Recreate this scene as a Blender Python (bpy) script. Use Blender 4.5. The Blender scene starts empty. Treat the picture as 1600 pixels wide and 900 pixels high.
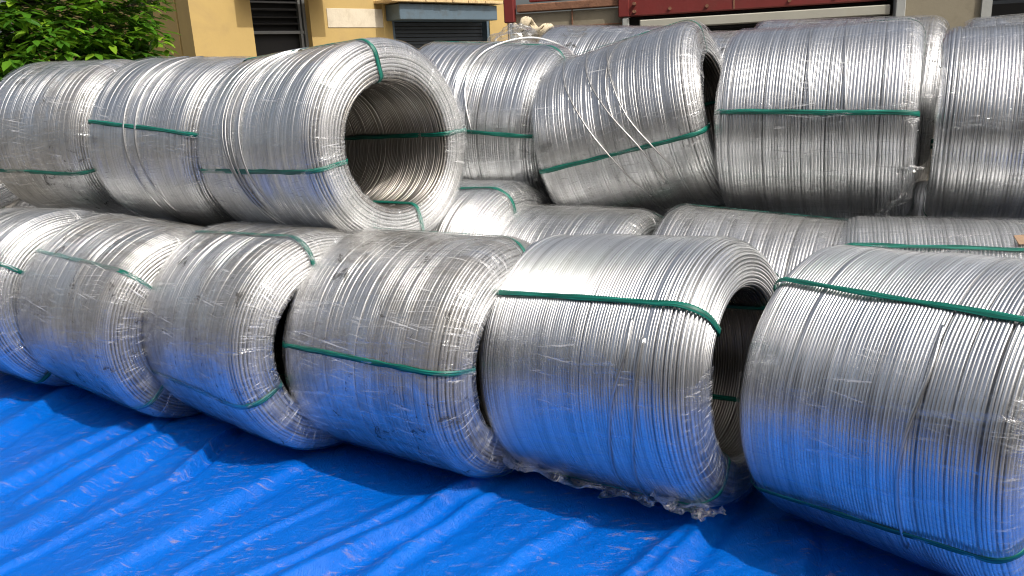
import bpy, math, random
import numpy as np
from mathutils import Matrix, Vector
R_ = math.radians
scene = bpy.context.scene
C = scene.collection

# ------------------------------------------------------------------ camera
cam_h, pitch, roll = 1.6606, R_(15.34), R_(2.8885)
cd = bpy.data.cameras.new('camera')
cd.sensor_width = 36.0
cd.lens = 1245.35 / 1600 * 36
cd.clip_start, cd.clip_end = 0.05, 1000
cam = bpy.data.objects.new('camera', cd)
C.objects.link(cam)
cp, sp, cr, sr = math.cos(pitch), math.sin(pitch), math.cos(roll), math.sin(roll)
fw = Vector((0, cp, -sp)); u0 = Vector((0, sp, cp)); r0 = Vector((1, 0, 0))
rt = cr * r0 - sr * u0
up = cr * u0 + sr * r0
m3 = Matrix((rt, up, -fw)).transposed()
cam.matrix_world = Matrix.Translation((0, 0, cam_h)) @ m3.to_4x4()
scene.camera = cam

# ------------------------------------------------------------------ sky and sun
SUN_AZ, SUN_EL = R_(-45), R_(50)
sdir = Vector((math.cos(SUN_EL) * math.cos(SUN_AZ), math.cos(SUN_EL) * math.sin(SUN_AZ), math.sin(SUN_EL)))
w = bpy.data.worlds.new('World')
scene.world = w
w.use_nodes = True
wn = w.node_tree.nodes
bg = wn['Background']
sky = wn.new('ShaderNodeTexSky')
sky.sky_type = 'NISHITA'
sky.sun_disc = False
sky.sun_elevation = SUN_EL
sky.sun_rotation = math.pi / 2 - SUN_AZ
sky.dust_density = 7.0
sky.air_density = 1.0
sky.ozone_density = 0.2
hs = wn.new('ShaderNodeHueSaturation')
hs.inputs['Saturation'].default_value = 0.62      # a hazy, milky sky
w.node_tree.links.new(sky.outputs[0], hs.inputs['Color'])
w.node_tree.links.new(hs.outputs[0], bg.inputs[0])
bg.inputs[1].default_value = 0.15
sl = bpy.data.lights.new('sun', 'SUN')
sl.energy = 3.6
sl.angle = R_(0.6)
sl.color = (1.0, 0.955, 0.89)
so = bpy.data.objects.new('sun', sl)
C.objects.link(so)
so.rotation_euler = sdir.to_track_quat('Z', 'Y').to_euler()
so.location = (6, -6, 10)
vs = scene.view_settings
vs.view_transform = 'Standard'
vs.look = 'None'
vs.exposure = -0.12
vs.gamma = 1.0
vs.use_curve_mapping = False
scene.cycles.pixel_filter_type = 'BLACKMAN_HARRIS'
scene.cycles.filter_width = 1.1
scene.cycles.max_bounces = 8
scene.cycles.transparent_max_bounces = 16
scene.cycles.glossy_bounces = 5
scene.cycles.caustics_reflective = True
scene.cycles.sample_clamp_indirect = 6.0

# ------------------------------------------------------------------ helpers
def noise2(x, y, seed, px=None, py=None):
    """smooth value noise in [-1,1]; px, py are integer periods"""
    n = 64
    rg = np.random.RandomState(seed)
    g = rg.rand(n, n) * 2 - 1
    x, y = np.broadcast_arrays(np.asarray(x, float), np.asarray(y, float))
    xi, yi = np.floor(x).astype(int), np.floor(y).astype(int)
    fx, fy = x - xi, y - yi
    fx = fx * fx * (3 - 2 * fx); fy = fy * fy * (3 - 2 * fy)
    a = (px or n); b = (py or n)
    x0, x1, y0, y1 = xi % a % n, (xi + 1) % a % n, yi % b % n, (yi + 1) % b % n
    return (g[x0, y0] * (1 - fx) * (1 - fy) + g[x1, y0] * fx * (1 - fy) +
            g[x0, y1] * (1 - fx) * fy + g[x1, y1] * fx * fy)

def link(o, parent=None, label=None, cat=None, group=None, kind=None):
    C.objects.link(o)
    if parent is not None: o.parent = parent
    if label: o['label'] = label
    if cat: o['category'] = cat
    if group: o['group'] = group
    if kind: o['kind'] = kind
    return o

def empty(name, loc, label, cat, group=None, rot=(0, 0, 0)):
    o = bpy.data.objects.new(name, None)
    o.empty_display_size = 0.1
    o.location = loc; o.rotation_euler = rot
    return link(o, None, label, cat, group)

def mesh_np(name, V, F, mat, smooth=True, attrs=None):
    """V (n,3); F (m,4) or list of polygons"""
    me = bpy.data.meshes.new(name)
    if isinstance(F, np.ndarray):
        k = F.shape[1]
        me.vertices.add(len(V)); me.vertices.foreach_set('co', np.asarray(V, np.float32).ravel())
        me.loops.add(F.size); me.loops.foreach_set('vertex_index', F.astype(np.int32).ravel())
        me.polygons.add(len(F))
        me.polygons.foreach_set('loop_start', np.arange(0, F.size, k, dtype=np.int32))
        me.update(calc_edges=True)
    else:
        me.from_pydata([tuple(v) for v in V], [], F)
        me.update()
    if smooth:
        me.polygons.foreach_set('use_smooth', np.ones(len(me.polygons), bool))
    for an, av in (attrs or {}).items():
        at = me.attributes.new(an, 'FLOAT', 'POINT')
        at.data.foreach_set('value', np.asarray(av, np.float32).ravel())
    me.materials.append(mat)
    return bpy.data.objects.new(name, me)

def grid_faces(nu, nv, wrap_u=False, wrap_v=False):
    iu = np.arange(nu if wrap_u else nu - 1); iv = np.arange(nv if wrap_v else nv - 1)
    I, J = np.meshgrid(iu, iv, indexing='ij')
    I1, J1 = (I + 1) % nu, (J + 1) % nv
    return np.stack([I * nv + J, I1 * nv + J, I1 * nv + J1, I * nv + J1], -1).reshape(-1, 4)

class MB:
    def __init__(s): s.V = []; s.F = []
    def box(s, x0, x1, y0, y1, z0, z1, M=None, bev=0.0):
        if bev > 0:
            # bevelled box: chamfer all the vertical and horizontal edges
            b = bev; n = len(s.V); P = []
            for (X, sx) in ((x0, 1), (x1, -1)):
                for (Y, sy) in ((y0, 1), (y1, -1)):
                    for (Z, sz) in ((z0, 1), (z1, -1)):
                        P += [(X, Y + sy * b, Z + sz * b), (X + sx * b, Y, Z + sz * b), (X + sx * b, Y + sy * b, Z)]
            if M is not None: P = [tuple(M @ Vector(q)) for q in P]
            s.V += P
            def v(i, j, k, a): return n + ((i * 2 + j) * 2 + k) * 3 + a
            F = []
            for i in (0, 1): F.append([v(i, 0, 0, 0), v(i, 1, 0, 0), v(i, 1, 1, 0), v(i, 0, 1, 0)])
            for j in (0, 1): F.append([v(0, j, 0, 1), v(1, j, 0, 1), v(1, j, 1, 1), v(0, j, 1, 1)])
            for k in (0, 1): F.append([v(0, 0, k, 2), v(1, 0, k, 2), v(1, 1, k, 2), v(0, 1, k, 2)])
            for j in (0, 1):
                for k in (0, 1): F.append([v(0, j, k, 1), v(1, j, k, 1), v(1, j, k, 2), v(0, j, k, 2)])
            for i in (0, 1):
                for k in (0, 1): F.append([v(i, 0, k, 0), v(i, 1, k, 0), v(i, 1, k, 2), v(i, 0, k, 2)])
            for i in (0, 1):
                for j in (0, 1): F.append([v(i, j, 0, 0), v(i, j, 1, 0), v(i, j, 1, 1), v(i, j, 0, 1)])
            for i in (0, 1):
                for j in (0, 1):
                    for k in (0, 1): F.append([v(i, j, k, 0), v(i, j, k, 1), v(i, j, k, 2)])
            s.F += F
            return s
        P = [(x0, y0, z0), (x1, y0, z0), (x1, y1, z0), (x0, y1, z0), (x0, y0, z1), (x1, y0, z1), (x1, y1, z1), (x0, y1, z1)]
        if M is not None: P = [tuple(M @ Vector(q)) for q in P]
        n = len(s.V); s.V += P
        s.F += [[n + i for i in f] for f in ((0, 3, 2, 1), (4, 5, 6, 7), (0, 1, 5, 4), (1, 2, 6, 5), (2, 3, 7, 6), (3, 0, 4, 7))]
        return s
    def tube(s, P, r, k=8, cap=True):
        P = [Vector(p) for p in P]; n0 = len(s.V); N = len(P)
        for i, p in enumerate(P):
            t = (P[min(i + 1, N - 1)] - P[max(i - 1, 0)]).normalized()
            a = t.orthogonal().normalized() if i == 0 else (pa - t * pa.dot(t)).normalized()
            pa = a; b = t.cross(a)
            rr = r[i] if isinstance(r, (list, tuple)) else r
            for j in range(k):
                an = 2 * math.pi * j / k
                s.V.append(tuple(p + (a * math.cos(an) + b * math.sin(an)) * rr))
        for i in range(N - 1):
            for j in range(k):
                s.F.append([n0 + i * k + j, n0 + i * k + (j + 1) % k, n0 + (i + 1) * k + (j + 1) % k, n0 + (i + 1) * k + j])
        if cap:
            s.F.append([n0 + j for j in range(k)][::-1]); s.F.append([n0 + (N - 1) * k + j for j in range(k)])
        return s
    def build(s, name, mat, parent=None, smooth=False, **kw):
        me = bpy.data.meshes.new(name); me.from_pydata(s.V, [], s.F); me.materials.append(mat)
        import bmesh
        bm = bmesh.new(); bm.from_mesh(me); bmesh.ops.recalc_face_normals(bm, faces=bm.faces); bm.to_mesh(me); bm.free()
        if smooth:
            me.polygons.foreach_set('use_smooth', np.ones(len(me.polygons), bool))
        o = bpy.data.objects.new(name, me)
        return link(o, parent, **kw)

# ------------------------------------------------------------------ materials
class NT:
    def __init__(s, name):
        s.m = bpy.data.materials.new(name); s.m.use_nodes = True
        s.t = s.m.node_tree; s.n = s.t.nodes; s.b = s.n['Principled BSDF']; s.out = s.n['Material Output']
    def new(s, ty, **kw):
        n = s.n.new(ty)
        for k, v in kw.items():
            if k.startswith('i_'):
                key = k[2:]
                n.inputs[int(key) if key.isdigit() else key.replace('_', ' ')].default_value = v
            else: setattr(n, k, v)
        return n
    def l(s, a, b): s.t.links.new(a, b)
    def coord(s, scale=(1, 1, 1), rot=(0, 0, 0), src='Object', loc=(0, 0, 0)):
        tc = s.new('ShaderNodeTexCoord'); mp = s.new('ShaderNodeMapping')
        mp.inputs['Scale'].default_value = scale; mp.inputs['Rotation'].default_value = rot; mp.inputs['Location'].default_value = loc
        s.l(tc.outputs[src], mp.inputs[0]); return mp.outputs[0]
    def noise(s, vec, scale=5, detail=4, rough=0.55, dist=0.0):
        n = s.new('ShaderNodeTexNoise'); n.inputs['Scale'].default_value = scale; n.inputs['Detail'].default_value = detail
        n.inputs['Roughness'].default_value = rough; n.inputs['Distortion'].default_value = dist
        s.l(vec, n.inputs['Vector']); return n.outputs['Fac']
    def ramp(s, fac, stops):
        r = s.new('ShaderNodeValToRGB'); e = r.color_ramp.elements
        while len(e) < len(stops): e.new(0.5)
        for i, (p, c) in enumerate(stops):
            e[i].position = p; e[i].color = (c, c, c, 1) if isinstance(c, (int, float)) else (*c, 1)
        s.l(fac, r.inputs[0]); return r.outputs[0]
    def mix(s, f, a, b, mode='MIX'):
        n = s.new('ShaderNodeMix', data_type='RGBA', blend_type=mode)
        for k, v in ((0, f), (6, a), (7, b)):
            if hasattr(v, 'links'): s.l(v, n.inputs[k])
            elif isinstance(v, (int, float)): n.inputs[k].default_value = v if k == 0 else (v, v, v, 1)
            else: n.inputs[k].default_value = (*v, 1)
        return n.outputs[2]
    def math(s, op, a, b=0.0, clamp=False):
        n = s.new('ShaderNodeMath', operation=op); n.use_clamp = clamp
        for k, v in ((0, a), (1, b)):
            if hasattr(v, 'links'): s.l(v, n.inputs[k])
            else: n.inputs[k].default_value = v
        return n.outputs[0]
    def bump(s, h, strength=0.3, dist=0.01, nrm=None):
        b = s.new('ShaderNodeBump'); b.inputs['Strength'].default_value = strength; b.inputs['Distance'].default_value = dist
        s.l(h, b.inputs['Height'])
        if nrm is not None: s.l(nrm, b.inputs['Normal'])
        return b.outputs[0]
    def setb(s, **kw):
        for k, v in kw.items():
            i = s.b.inputs[k.replace('_', ' ')]
            if hasattr(v, 'links'): s.l(v, i)
            elif isinstance(v, tuple): i.default_value = (*v, 1)
            else: i.default_value = v

def mat_wire(name, base, dirt, seed, r0=0.28):
    t = NT(name)
    at = t.new('ShaderNodeAttribute', attribute_name='tone')
    tone = at.outputs['Fac']
    v = t.coord(loc=(seed, seed * 2, 0))
    n1 = t.noise(v, 3.0, 5, 0.6)
    n2 = t.noise(v, 40.0, 4, 0.7)
    vs_ = t.coord(scale=(60, 3, 3), loc=(seed, 0, 0))
    n3 = t.noise(vs_, 1.0, 3, 0.6)
    col = t.mix(tone, tuple(c * 0.66 for c in base), base)
    gr = t.ramp(t.noise(t.coord(scale=(1, 1.6, 1.6), loc=(seed, 4, 1)), 2.2, 7, 0.7, 0.6), [(0.42, 0.0), (0.62, 1.0)])
    col = t.mix(t.math('MULTIPLY', gr, dirt), col, (0.20, 0.188, 0.165))
    col = t.mix(t.math('MULTIPLY', t.ramp(n2, [(0.60, 0.0), (0.72, 1.0)]), 0.45), col, (0.28, 0.27, 0.25))
    gm = t.new('ShaderNodeAttribute', attribute_name='hole_shade_grime')
    col = t.mix(t.math('MULTIPLY', gm.outputs['Fac'], t.math('ADD', t.math('MULTIPLY', n1, 0.4), 0.60)), col, (0.21, 0.185, 0.155))  # inner wall browner: dirt, plus shade of the hole put into the colour
    rough = t.math('ADD', t.math('MULTIPLY', n3, 0.16), r0)
    t.setb(Base_Color=col, Metallic=t.math('SUBTRACT', 0.99, t.math('MULTIPLY', gr, dirt * 0.5)), Roughness=rough, Normal=t.bump(n2, 0.05, 0.002))
    return t.m

def mat_film(name, haze, dust, seed, rough=0.13, attr=True):
    """clear stretch film: mostly see-through, crisp glints along its stretch lines, dust in patches"""
    t = NT(name)
    v = t.coord(loc=(seed * 3.1, seed, 0))
    if attr:
        a = t.new('ShaderNodeAttribute', attribute_name='path').outputs['Fac']
        b = t.new('ShaderNodeAttribute', attribute_name='arc').outputs['Fac']
    else:
        sp = t.new('ShaderNodeSeparateXYZ'); t.l(t.coord(), sp.inputs[0]); a, b = sp.outputs[0], sp.outputs[1]
    def uv(sa, sb, slope, off):
        cmb = t.new('ShaderNodeCombineXYZ')
        t.l(t.math('MULTIPLY', a, sa), cmb.inputs[0])
        t.l(t.math('ADD', t.math('MULTIPLY', b, sb), t.math('MULTIPLY', a, slope)), cmb.inputs[1])
        cmb.inputs[2].default_value = seed + off
        return cmb.outputs[0]
    streak = t.noise(uv(2.4, 42, 5, 0), 1.0, 4, 0.6, 0.5)
    thin = t.noise(uv(2.6, 120, -16, 3), 1.0, 3, 0.6, 0.8)
    thin2 = t.noise(uv(4.5, 140, 20, 7), 1.0, 3, 0.6, 0.8)
    crk = t.noise(v, 22, 5, 0.65, 1.8)
    big = t.noise(v, 2.2, 3, 0.55)
    area = t.ramp(t.noise(v, 3.4, 3, 0.55, 0.5), [(0.48, 0.04), (0.60, 1.0)])
    if attr:
        fa = t.new('ShaderNodeAttribute', attribute_name='endface').outputs['Fac']
        rad = t.ramp(t.noise(uv(11, 130, 26, 9), 1.0, 3, 0.65, 1.4), [(0.59, 0.0), (0.63, 1.0)])
        area_face = t.math('MULTIPLY', t.math('MULTIPLY', rad, fa), 1.0 if haze > 0.2 else 0.35)
    else:
        area_face = None
    h = t.math('ADD', t.math('MULTIPLY', streak, 0.8), t.math('MULTIPLY', crk, 0.9))
    h = t.math('ADD', h, t.math('MULTIPLY', thin, 0.5))
    nrm = t.bump(h, 0.5, 0.014)
    gl = t.new('ShaderNodeBsdfGlossy'); gl.inputs['Color'].default_value = (0.95, 0.96, 0.97, 1)
    gl.inputs['Roughness'].default_value = rough; t.l(nrm, gl.inputs['Normal'])
    df = t.new('ShaderNodeBsdfDiffuse'); t.l(t.mix(big, (0.10, 0.095, 0.083), (0.22, 0.21, 0.19)), df.inputs['Color'])
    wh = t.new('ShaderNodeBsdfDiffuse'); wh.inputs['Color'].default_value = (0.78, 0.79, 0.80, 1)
    tr = t.new('ShaderNodeBsdfTransparent'); tr.inputs['Color'].default_value = (0.985, 0.985, 0.985, 1)
    fr = t.new('ShaderNodeFresnel'); fr.inputs['IOR'].default_value = 1.45; t.l(nrm, fr.inputs['Normal'])
    fac = t.math('ADD', t.math('MULTIPLY', fr.outputs[0], 0.34), t.math('MULTIPLY', t.ramp(streak, [(0.54, 0.0), (0.66, 1.0)]), haze), True)
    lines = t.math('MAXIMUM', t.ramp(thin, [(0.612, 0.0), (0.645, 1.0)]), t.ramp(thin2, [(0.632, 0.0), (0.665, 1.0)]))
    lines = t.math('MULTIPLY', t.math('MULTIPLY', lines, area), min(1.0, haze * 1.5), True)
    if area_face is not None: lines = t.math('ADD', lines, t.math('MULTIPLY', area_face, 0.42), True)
    dpatch = t.ramp(t.noise(v, 2.3, 7, 0.7, 0.9), [(0.49, 0.06), (0.55, 1.0)])
    geo = t.new('ShaderNodeNewGeometry'); sx = t.new('ShaderNodeSeparateXYZ'); t.l(geo.outputs['Normal'], sx.inputs[0])
    settle = t.ramp(t.math('ADD', t.math('MULTIPLY', sx.outputs[2], 0.5), 0.5), [(0.40, 0.12), (0.62, 1.0)])   # dust settles on what faces up
    dpatch = t.math('MULTIPLY', dpatch, settle)
    if attr: dpatch = t.math('MULTIPLY', dpatch, t.math('SUBTRACT', 1.0, t.math('MULTIPLY', fa, 0.8)))
    dfac = t.math('MULTIPLY', t.math('MULTIPLY', dpatch, dust), t.math('ADD', t.ramp(t.noise(uv(1.6, 14, 2, 5), 1.0, 5, 0.7), [(0.3, 0.3), (0.65, 1.0)]), 0.1), True)
    blk = t.ramp(t.noise(v, 8, 5, 0.78, 0.6), [(0.615, 0.0), (0.66, 1.0)])
    bk = t.new('ShaderNodeBsdfDiffuse'); bk.inputs['Color'].default_value = (0.05, 0.048, 0.045, 1)
    def ms(f, x, y):
        n = t.new('ShaderNodeMixShader'); t.l(f, n.inputs[0]); t.l(x, n.inputs[1]); t.l(y, n.inputs[2]); return n.outputs[0]
    o = ms(fac, tr.outputs[0], gl.outputs[0])
    o = ms(dfac, o, df.outputs[0])
    o = ms(t.math('MULTIPLY', blk, min(0.8, dust * 1.3)), o, bk.outputs[0])
    o = ms(lines, o, wh.outputs[0])  # crease whitening and glints of the folds, painted as diffuse white lines
    t.l(o, t.out.inputs[0])
    return t.m

def mat_simple(name, col, rough=0.6, metal=0.0, var=0.15, scale=6.0, bump=0.1, dirt=None, dirt_amt=0.4, stretch=(1, 1, 1), spec=0.5):
    t = NT(name)
    v = t.coord(scale=stretch)
    n = t.noise(v, scale, 6, 0.62)
    n2 = t.noise(v, scale * 7, 4, 0.6)
    c = t.mix(n, tuple(x * (1 - var) for x in col), tuple(min(1, x * (1 + var)) for x in col))
    if dirt:
        c = t.mix(t.math('MULTIPLY', t.ramp(t.noise(v, scale * 0.8, 7, 0.7, 0.5), [(0.5, 0.0), (0.68, 1.0)]), dirt_amt), c, dirt)
    t.setb(Base_Color=c, Metallic=metal, Roughness=rough, Normal=t.bump(t.math('ADD', n, t.math('MULTIPLY', n2, 0.4)), bump, 0.02))
    t.b.inputs['Specular IOR Level'].default_value = spec
    return t.m

M_strap = None
t = NT('green strapping tape')
ac = t.new('ShaderNodeAttribute', attribute_name='across').outputs['Fac']
al = t.new('ShaderNodeAttribute', attribute_name='along').outputs['Fac']
cb = t.new('ShaderNodeCombineXYZ'); t.l(t.math('MULTIPLY', al, 5), cb.inputs[0]); t.l(t.math('MULTIPLY', ac, 4.5), cb.inputs[1])
n = t.noise(cb.outputs[0], 1.0, 3, 0.6)
t.setb(Base_Color=t.ramp(n, [(0.36, (0.0, 0.05, 0.036)), (0.52, (0.0, 0.125, 0.088)), (0.70, (0.02, 0.27, 0.20))]), Roughness=0.42, Normal=t.bump(n, 0.5, 0.003))
M_strap = t.m
wires_m = [mat_wire('aluminium wire clean', (0.79, 0.80, 0.805), 0.08, 1.3, 0.23),
           mat_wire('aluminium wire dull', (0.765, 0.77, 0.77), 0.28, 5.7),
           mat_wire('aluminium wire grimy', (0.75, 0.75, 0.745), 0.5, 9.1)]
films_m = {'soft': mat_film('stretch film thin', 0.22, 0.07, 31.0, 0.11), 'light': mat_film('stretch film clear', 0.24, 0.02, 2.0, 0.10), 'mid': mat_film('stretch film hazy', 0.26, 0.22, 6.0, 0.12),
           'heavy': mat_film('stretch film dusty', 0.36, 0.55, 11.0, 0.12)}

# ------------------------------------------------------------------ ground
t = NT('concrete yard')
v = t.coord()
n1 = t.noise(v, 0.6, 6, 0.6); n2 = t.noise(v, 14, 6, 0.7)
c = t.mix(n1, (0.15, 0.14, 0.125), (0.23, 0.215, 0.19))
c = t.mix(t.ramp(n2, [(0.4, 0.0), (0.8, 0.6)]), c, (0.10, 0.095, 0.085))
t.setb(Base_Color=c, Roughness=0.85, Normal=t.bump(n2, 0.4, 0.01))
g = MB(); g.box(-300, 300, -300, 300, -0.3, -0.03)
g.build('ground', t.m, kind='structure')

# ------------------------------------------------------------------ blue tarp
def axis_coords(lo, a, b, hi, fine, coarse):
    return np.unique(np.round(np.concatenate([np.arange(lo, a, coarse), np.arange(a, b, fine), np.arange(b, hi + coarse / 2, coarse)]), 4))
xs = axis_coords(-5.2, -3.5, 1.95, 3.4, 0.0105, 0.05)
ys = axis_coords(0.75, 2.0, 4.7, 6.6, 0.0105, 0.05)
X, Y = np.meshgrid(xs, ys, indexing='ij')
rag = 0.06 * noise2(X * 1.3, Y * 1.3, 3)
wx = X + 0.035 * noise2(X * 2.2, Y * 2.2, 21) + 0.012 * noise2(X * 7, Y * 7, 22)
wy = Y + 0.035 * noise2(X * 2.2 + 9, Y * 2.2, 23) + 0.012 * noise2(X * 7 + 3, Y * 7, 24)
Z = 0.010 * noise2(X * 1.7, Y * 1.7, 4)
# direction of the pull lines, turning from steep on the left to diagonal on the right
ang = np.radians(58 - 7 * np.clip(X + 1.0, -2, 2))
q = wx * np.sin(ang) - wy * np.cos(ang); s_ = wx * np.cos(ang) + wy * np.sin(ang)
def ridged(a): return 1 - np.abs(a)
Z += 0.011 * (ridged(noise2(q * 2.7 + 0.8 * noise2(X * 1.1, Y * 1.1, 61), s_ * 0.9, 5)) ** 2 - 0.4)
Z += 0.016 * noise2(wx * 2.1 + 5, wy * 1.6, 71)
Z += 0.003 * (ridged(noise2(q * 10, s_ * 1.6, 6)) ** 2 - 0.4)
amp = 0.4 + 0.6 * (noise2(X * 1.5, Y * 1.5, 7) > 0)
Z += 0.0028 * noise2(q * 24, s_ * 5.0, 8) * amp
Z += 0.0020 * noise2(q * 44 + 5, s_ * 19, 9)
Z += 0.0022 * ridged(noise2(wx * 19, wy * 19, 10)) ** 3 * amp
def fold(x0, y0, x1, y1, h, wd, lean=0.5, end=0.12):
    """a long crease ridge with one steep side"""
    global Z
    d = np.array([x1 - x0, y1 - y0]); L = np.hypot(*d); d /= L
    a = (wx - x0) * d[0] + (wy - y0) * d[1]
    b = (wx - x0) * -d[1] + (wy - y0) * d[0]
    b = b + 0.02 * np.sin(a * 5 + x0 * 7)
    k = np.clip(a / end, 0, 1) * np.clip((L - a) / end, 0, 1)
    k = k * k * (3 - 2 * k)
    wl, wr = wd * 1.35 * (1 + lean), wd * 1.1 * (1 - lean); h = h * 0.8
    pr = np.where(b > 0, np.exp(-(b / wl) ** 2), np.exp(-(b / wr) ** 2))
    Z = Z + h * k * pr
    Z = Z - 0.35 * h * k * np.exp(-((b + wd * 1.6) / (wd * 0.6)) ** 2)
for f in [(-2.25, 2.10, -1.66, 3.62, 0.050, 0.055, 0.4), (-1.68, 2.30, -0.93, 3.33, 0.040, 0.060, 0.5),
          (-0.95, 2.20, 0.02, 3.14, 0.060, 0.045, 0.45), (0.20, 2.10, 0.93, 2.86, 0.045, 0.045, 0.4),
          (-2.80, 3.10, -2.44, 4.50, 0.050, 0.060, 0.3), (-2.42, 2.95, -1.93, 3.85, 0.035, 0.04, 0.5),
          (-0.62, 2.20, -0.10, 2.90, 0.038, 0.035, 0.4), (-1.15, 2.2, -0.40, 2.92, 0.028, 0.03, 0.5),
          (-1.95, 2.4, -1.30, 3.58, 0.022, 0.025, 0.6), (0.80, 2.0, 1.02, 2.56, 0.03, 0.04, 0.3),
          (-0.30, 2.2, 0.30, 2.75, 0.020, 0.03, 0.3), (-3.2, 3.4, -2.7, 4.6, 0.04, 0.06, 0.3),
          (-1.40, 2.2, -0.72, 3.05, 0.020, 0.022, 0.2), (0.0, 2.0, 0.6, 2.6, 0.022, 0.02, 0.5),
          (-1.53, 3.14, -1.33, 3.60, 0.040, 0.018, 0.8, 0.06), (-2.1, 3.0, -1.8, 3.9, 0.03, 0.03, 0.2)]:
    fold(*f)
Z = Z + 0.004
# sag flat where the coils press on it
Z = np.where(Z > 0, Z, Z * 0.5)
off_ = (X + .31) * .447 + (Y - 3.32) * .894; al_ = (X + .31) * .894 - (Y - 3.32) * .447
V = np.stack([X + rag * (Y < 1.2), Y + rag * (X < 3), np.maximum(Z, -0.02)], -1).reshape(-1, 3)
t = NT('blue tarpaulin')
v = t.coord()
n1 = t.noise(v, 1.6, 5, 0.6)
col = t.mix(n1, (0.0, 0.080, 0.43), (0.0, 0.148, 0.63))
vd = t.coord(scale=(4.5, 17, 1), rot=(0, 0, R_(-52)))
d1 = t.noise(vd, 2.6, 6, 0.75, 0.6)
d2 = t.noise(v, 1.1, 3, 0.5)
dm = t.math('MULTIPLY', t.ramp(d1, [(0.56, 0.0), (0.70, 0.8)]), t.ramp(d2, [(0.38, 0.0), (0.54, 0.85)]))
col = t.mix(dm, col, (0.33, 0.24, 0.22))
sp_ = t.noise(v, 85, 3, 0.7)
col = t.mix(t.math('MULTIPLY', t.ramp(sp_, [(0.70, 0.0), (0.74, 1.0)]), 0.7), col, (0.30, 0.25, 0.24))
wv = t.new('ShaderNodeTexVoronoi', feature='SMOOTH_F1'); wv.inputs['Scale'].default_value = 24
t.l(t.coord(scale=(1.6, 0.7, 1), rot=(0, 0, R_(-35))), wv.inputs['Vector'])
vc = t.coord(scale=(1.5, 0.8, 1), rot=(0, 0, R_(-35)))
cr1 = t.noise(vc, 13, 5, 0.62, 2.2); cr2 = t.noise(vc, 40, 6, 0.75, 1.0)
k1 = t.math('ABSOLUTE', t.math('SUBTRACT', cr1, 0.5)); k2 = t.math('ABSOLUTE', t.math('SUBTRACT', cr2, 0.5))
h = t.math('ADD', t.math('MULTIPLY', k1, 2.2), t.math('MULTIPLY', k2, 1.1))
h = t.math('ADD', h, t.math('MULTIPLY', wv.outputs['Distance'], 0.35))
area = t.ramp(t.noise(v, 2.3, 3, 0.5), [(0.35, 0.25), (0.62, 1.0)])
h = t.math('MULTIPLY', h, area)
t.setb(Base_Color=col, Roughness=0.36, Normal=t.bump(h, 0.42, 0.020))
t.b.inputs['Specular IOR Level'].default_value = 0.24
F_ = grid_faces(len(xs), len(ys))
fo, fa_ = off_.ravel()[F_[:, 0]], al_.ravel()[F_[:, 0]]
F_ = F_[(fo < 1.45) & ~((fa_ < -2.9) & (fo > 0.15)) & (fa_ > -3.2)]
used = np.unique(F_); rm = np.zeros(len(V), int); rm[used] = np.arange(len(used))
o = mesh_np('tarp', V[used], rm[F_], t.m)
link(o, None, 'creased bright blue tarpaulin spread on the ground under the wire coils', 'tarpaulin')
o.modifiers.new('thickness', 'SOLIDIFY').thickness = 0.0012

# ------------------------------------------------------------------ wire coils
def frame_matrix(c, yaw, tilt):
    ax = Vector((math.cos(yaw) * math.cos(tilt), -math.sin(yaw) * math.cos(tilt), math.sin(tilt)))
    e1 = Vector((0, 0, 1)).cross(ax).normalized(); e2 = ax.cross(e1)
    m = Matrix((ax, e1, e2)).transposed().to_4x4()
    return Matrix.Translation(c) @ m

def profile(W, D, sh=(0.128, 0.098, 0.08, 0.07), inner=0.308, off=0.0, ic=(0.05, 0.034), n=24):
    """closed outline of the bundle's section (x along the axis, r), anticlockwise from outer left"""
    hw = W / 2 + off; ro = D / 2 + off; ri = inner * D - off
    sa, sr_ = sh[0] * D + off * 0.5, sh[1] * D + off * 0.5
    sb, sq = sh[2] * D + off * 0.5, sh[3] * D + off * 0.5
    ca, cr_ = ic[0] * D, ic[1] * D
    P = []
    a = np.linspace(0, np.pi / 2, n)
    xo = np.linspace(-hw + sb, hw - sa, 80)
    P += [(x, ro) for x in xo[:-1]]
    P += [(hw - sa + sa * np.sin(k), ro - sr_ + sr_ * np.cos(k)) for k in a[:-1]]
    P += [(hw, r) for r in np.linspace(ro - sr_, ri + cr_, 12)[:-1]]
    P += [(hw - ca + ca * np.cos(k), ri + cr_ - cr_ * np.sin(k)) for k in a[:-1]]
    P += [(x, ri) for x in np.linspace(hw - ca, -hw + ca, 60)[:-1]]
    P += [(-hw + ca - ca * np.sin(k), ri + cr_ - cr_ * np.cos(k)) for k in a[:-1]]
    P += [(-hw, r) for r in np.linspace(ri + cr_, ro - sq, 12)[:-1]]
    P += [(-hw + sb - sb * np.cos(k), ro - sq + sq * np.sin(k)) for k in a[:-1]]
    P = np.array(P)
    seg = np.linalg.norm(np.roll(P, -1, 0) - P, axis=1)
    s = np.concatenate([[0], np.cumsum(seg)])
    return P, s

def sample(P, s, q):
    L = s[-1]; q = np.mod(q, L)
    PX = np.append(P[:, 0], P[0, 0]); PR = np.append(P[:, 1], P[0, 1])
    x, r = np.interp(q, s, PX), np.interp(q, s, PR)
    e = 0.004
    x2, r2 = np.interp(np.mod(q + e, L), s, PX), np.interp(np.mod(q + e, L), s, PR)
    x1, r1 = np.interp(np.mod(q - e, L), s, PX), np.interp(np.mod(q - e, L), s, PR)
    tx, tr = x2 - x1, r2 - r1; n = np.hypot(tx, tr) + 1e-9
    return x, r, -tr / n, tx / n      # outward normal (x, r)

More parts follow.
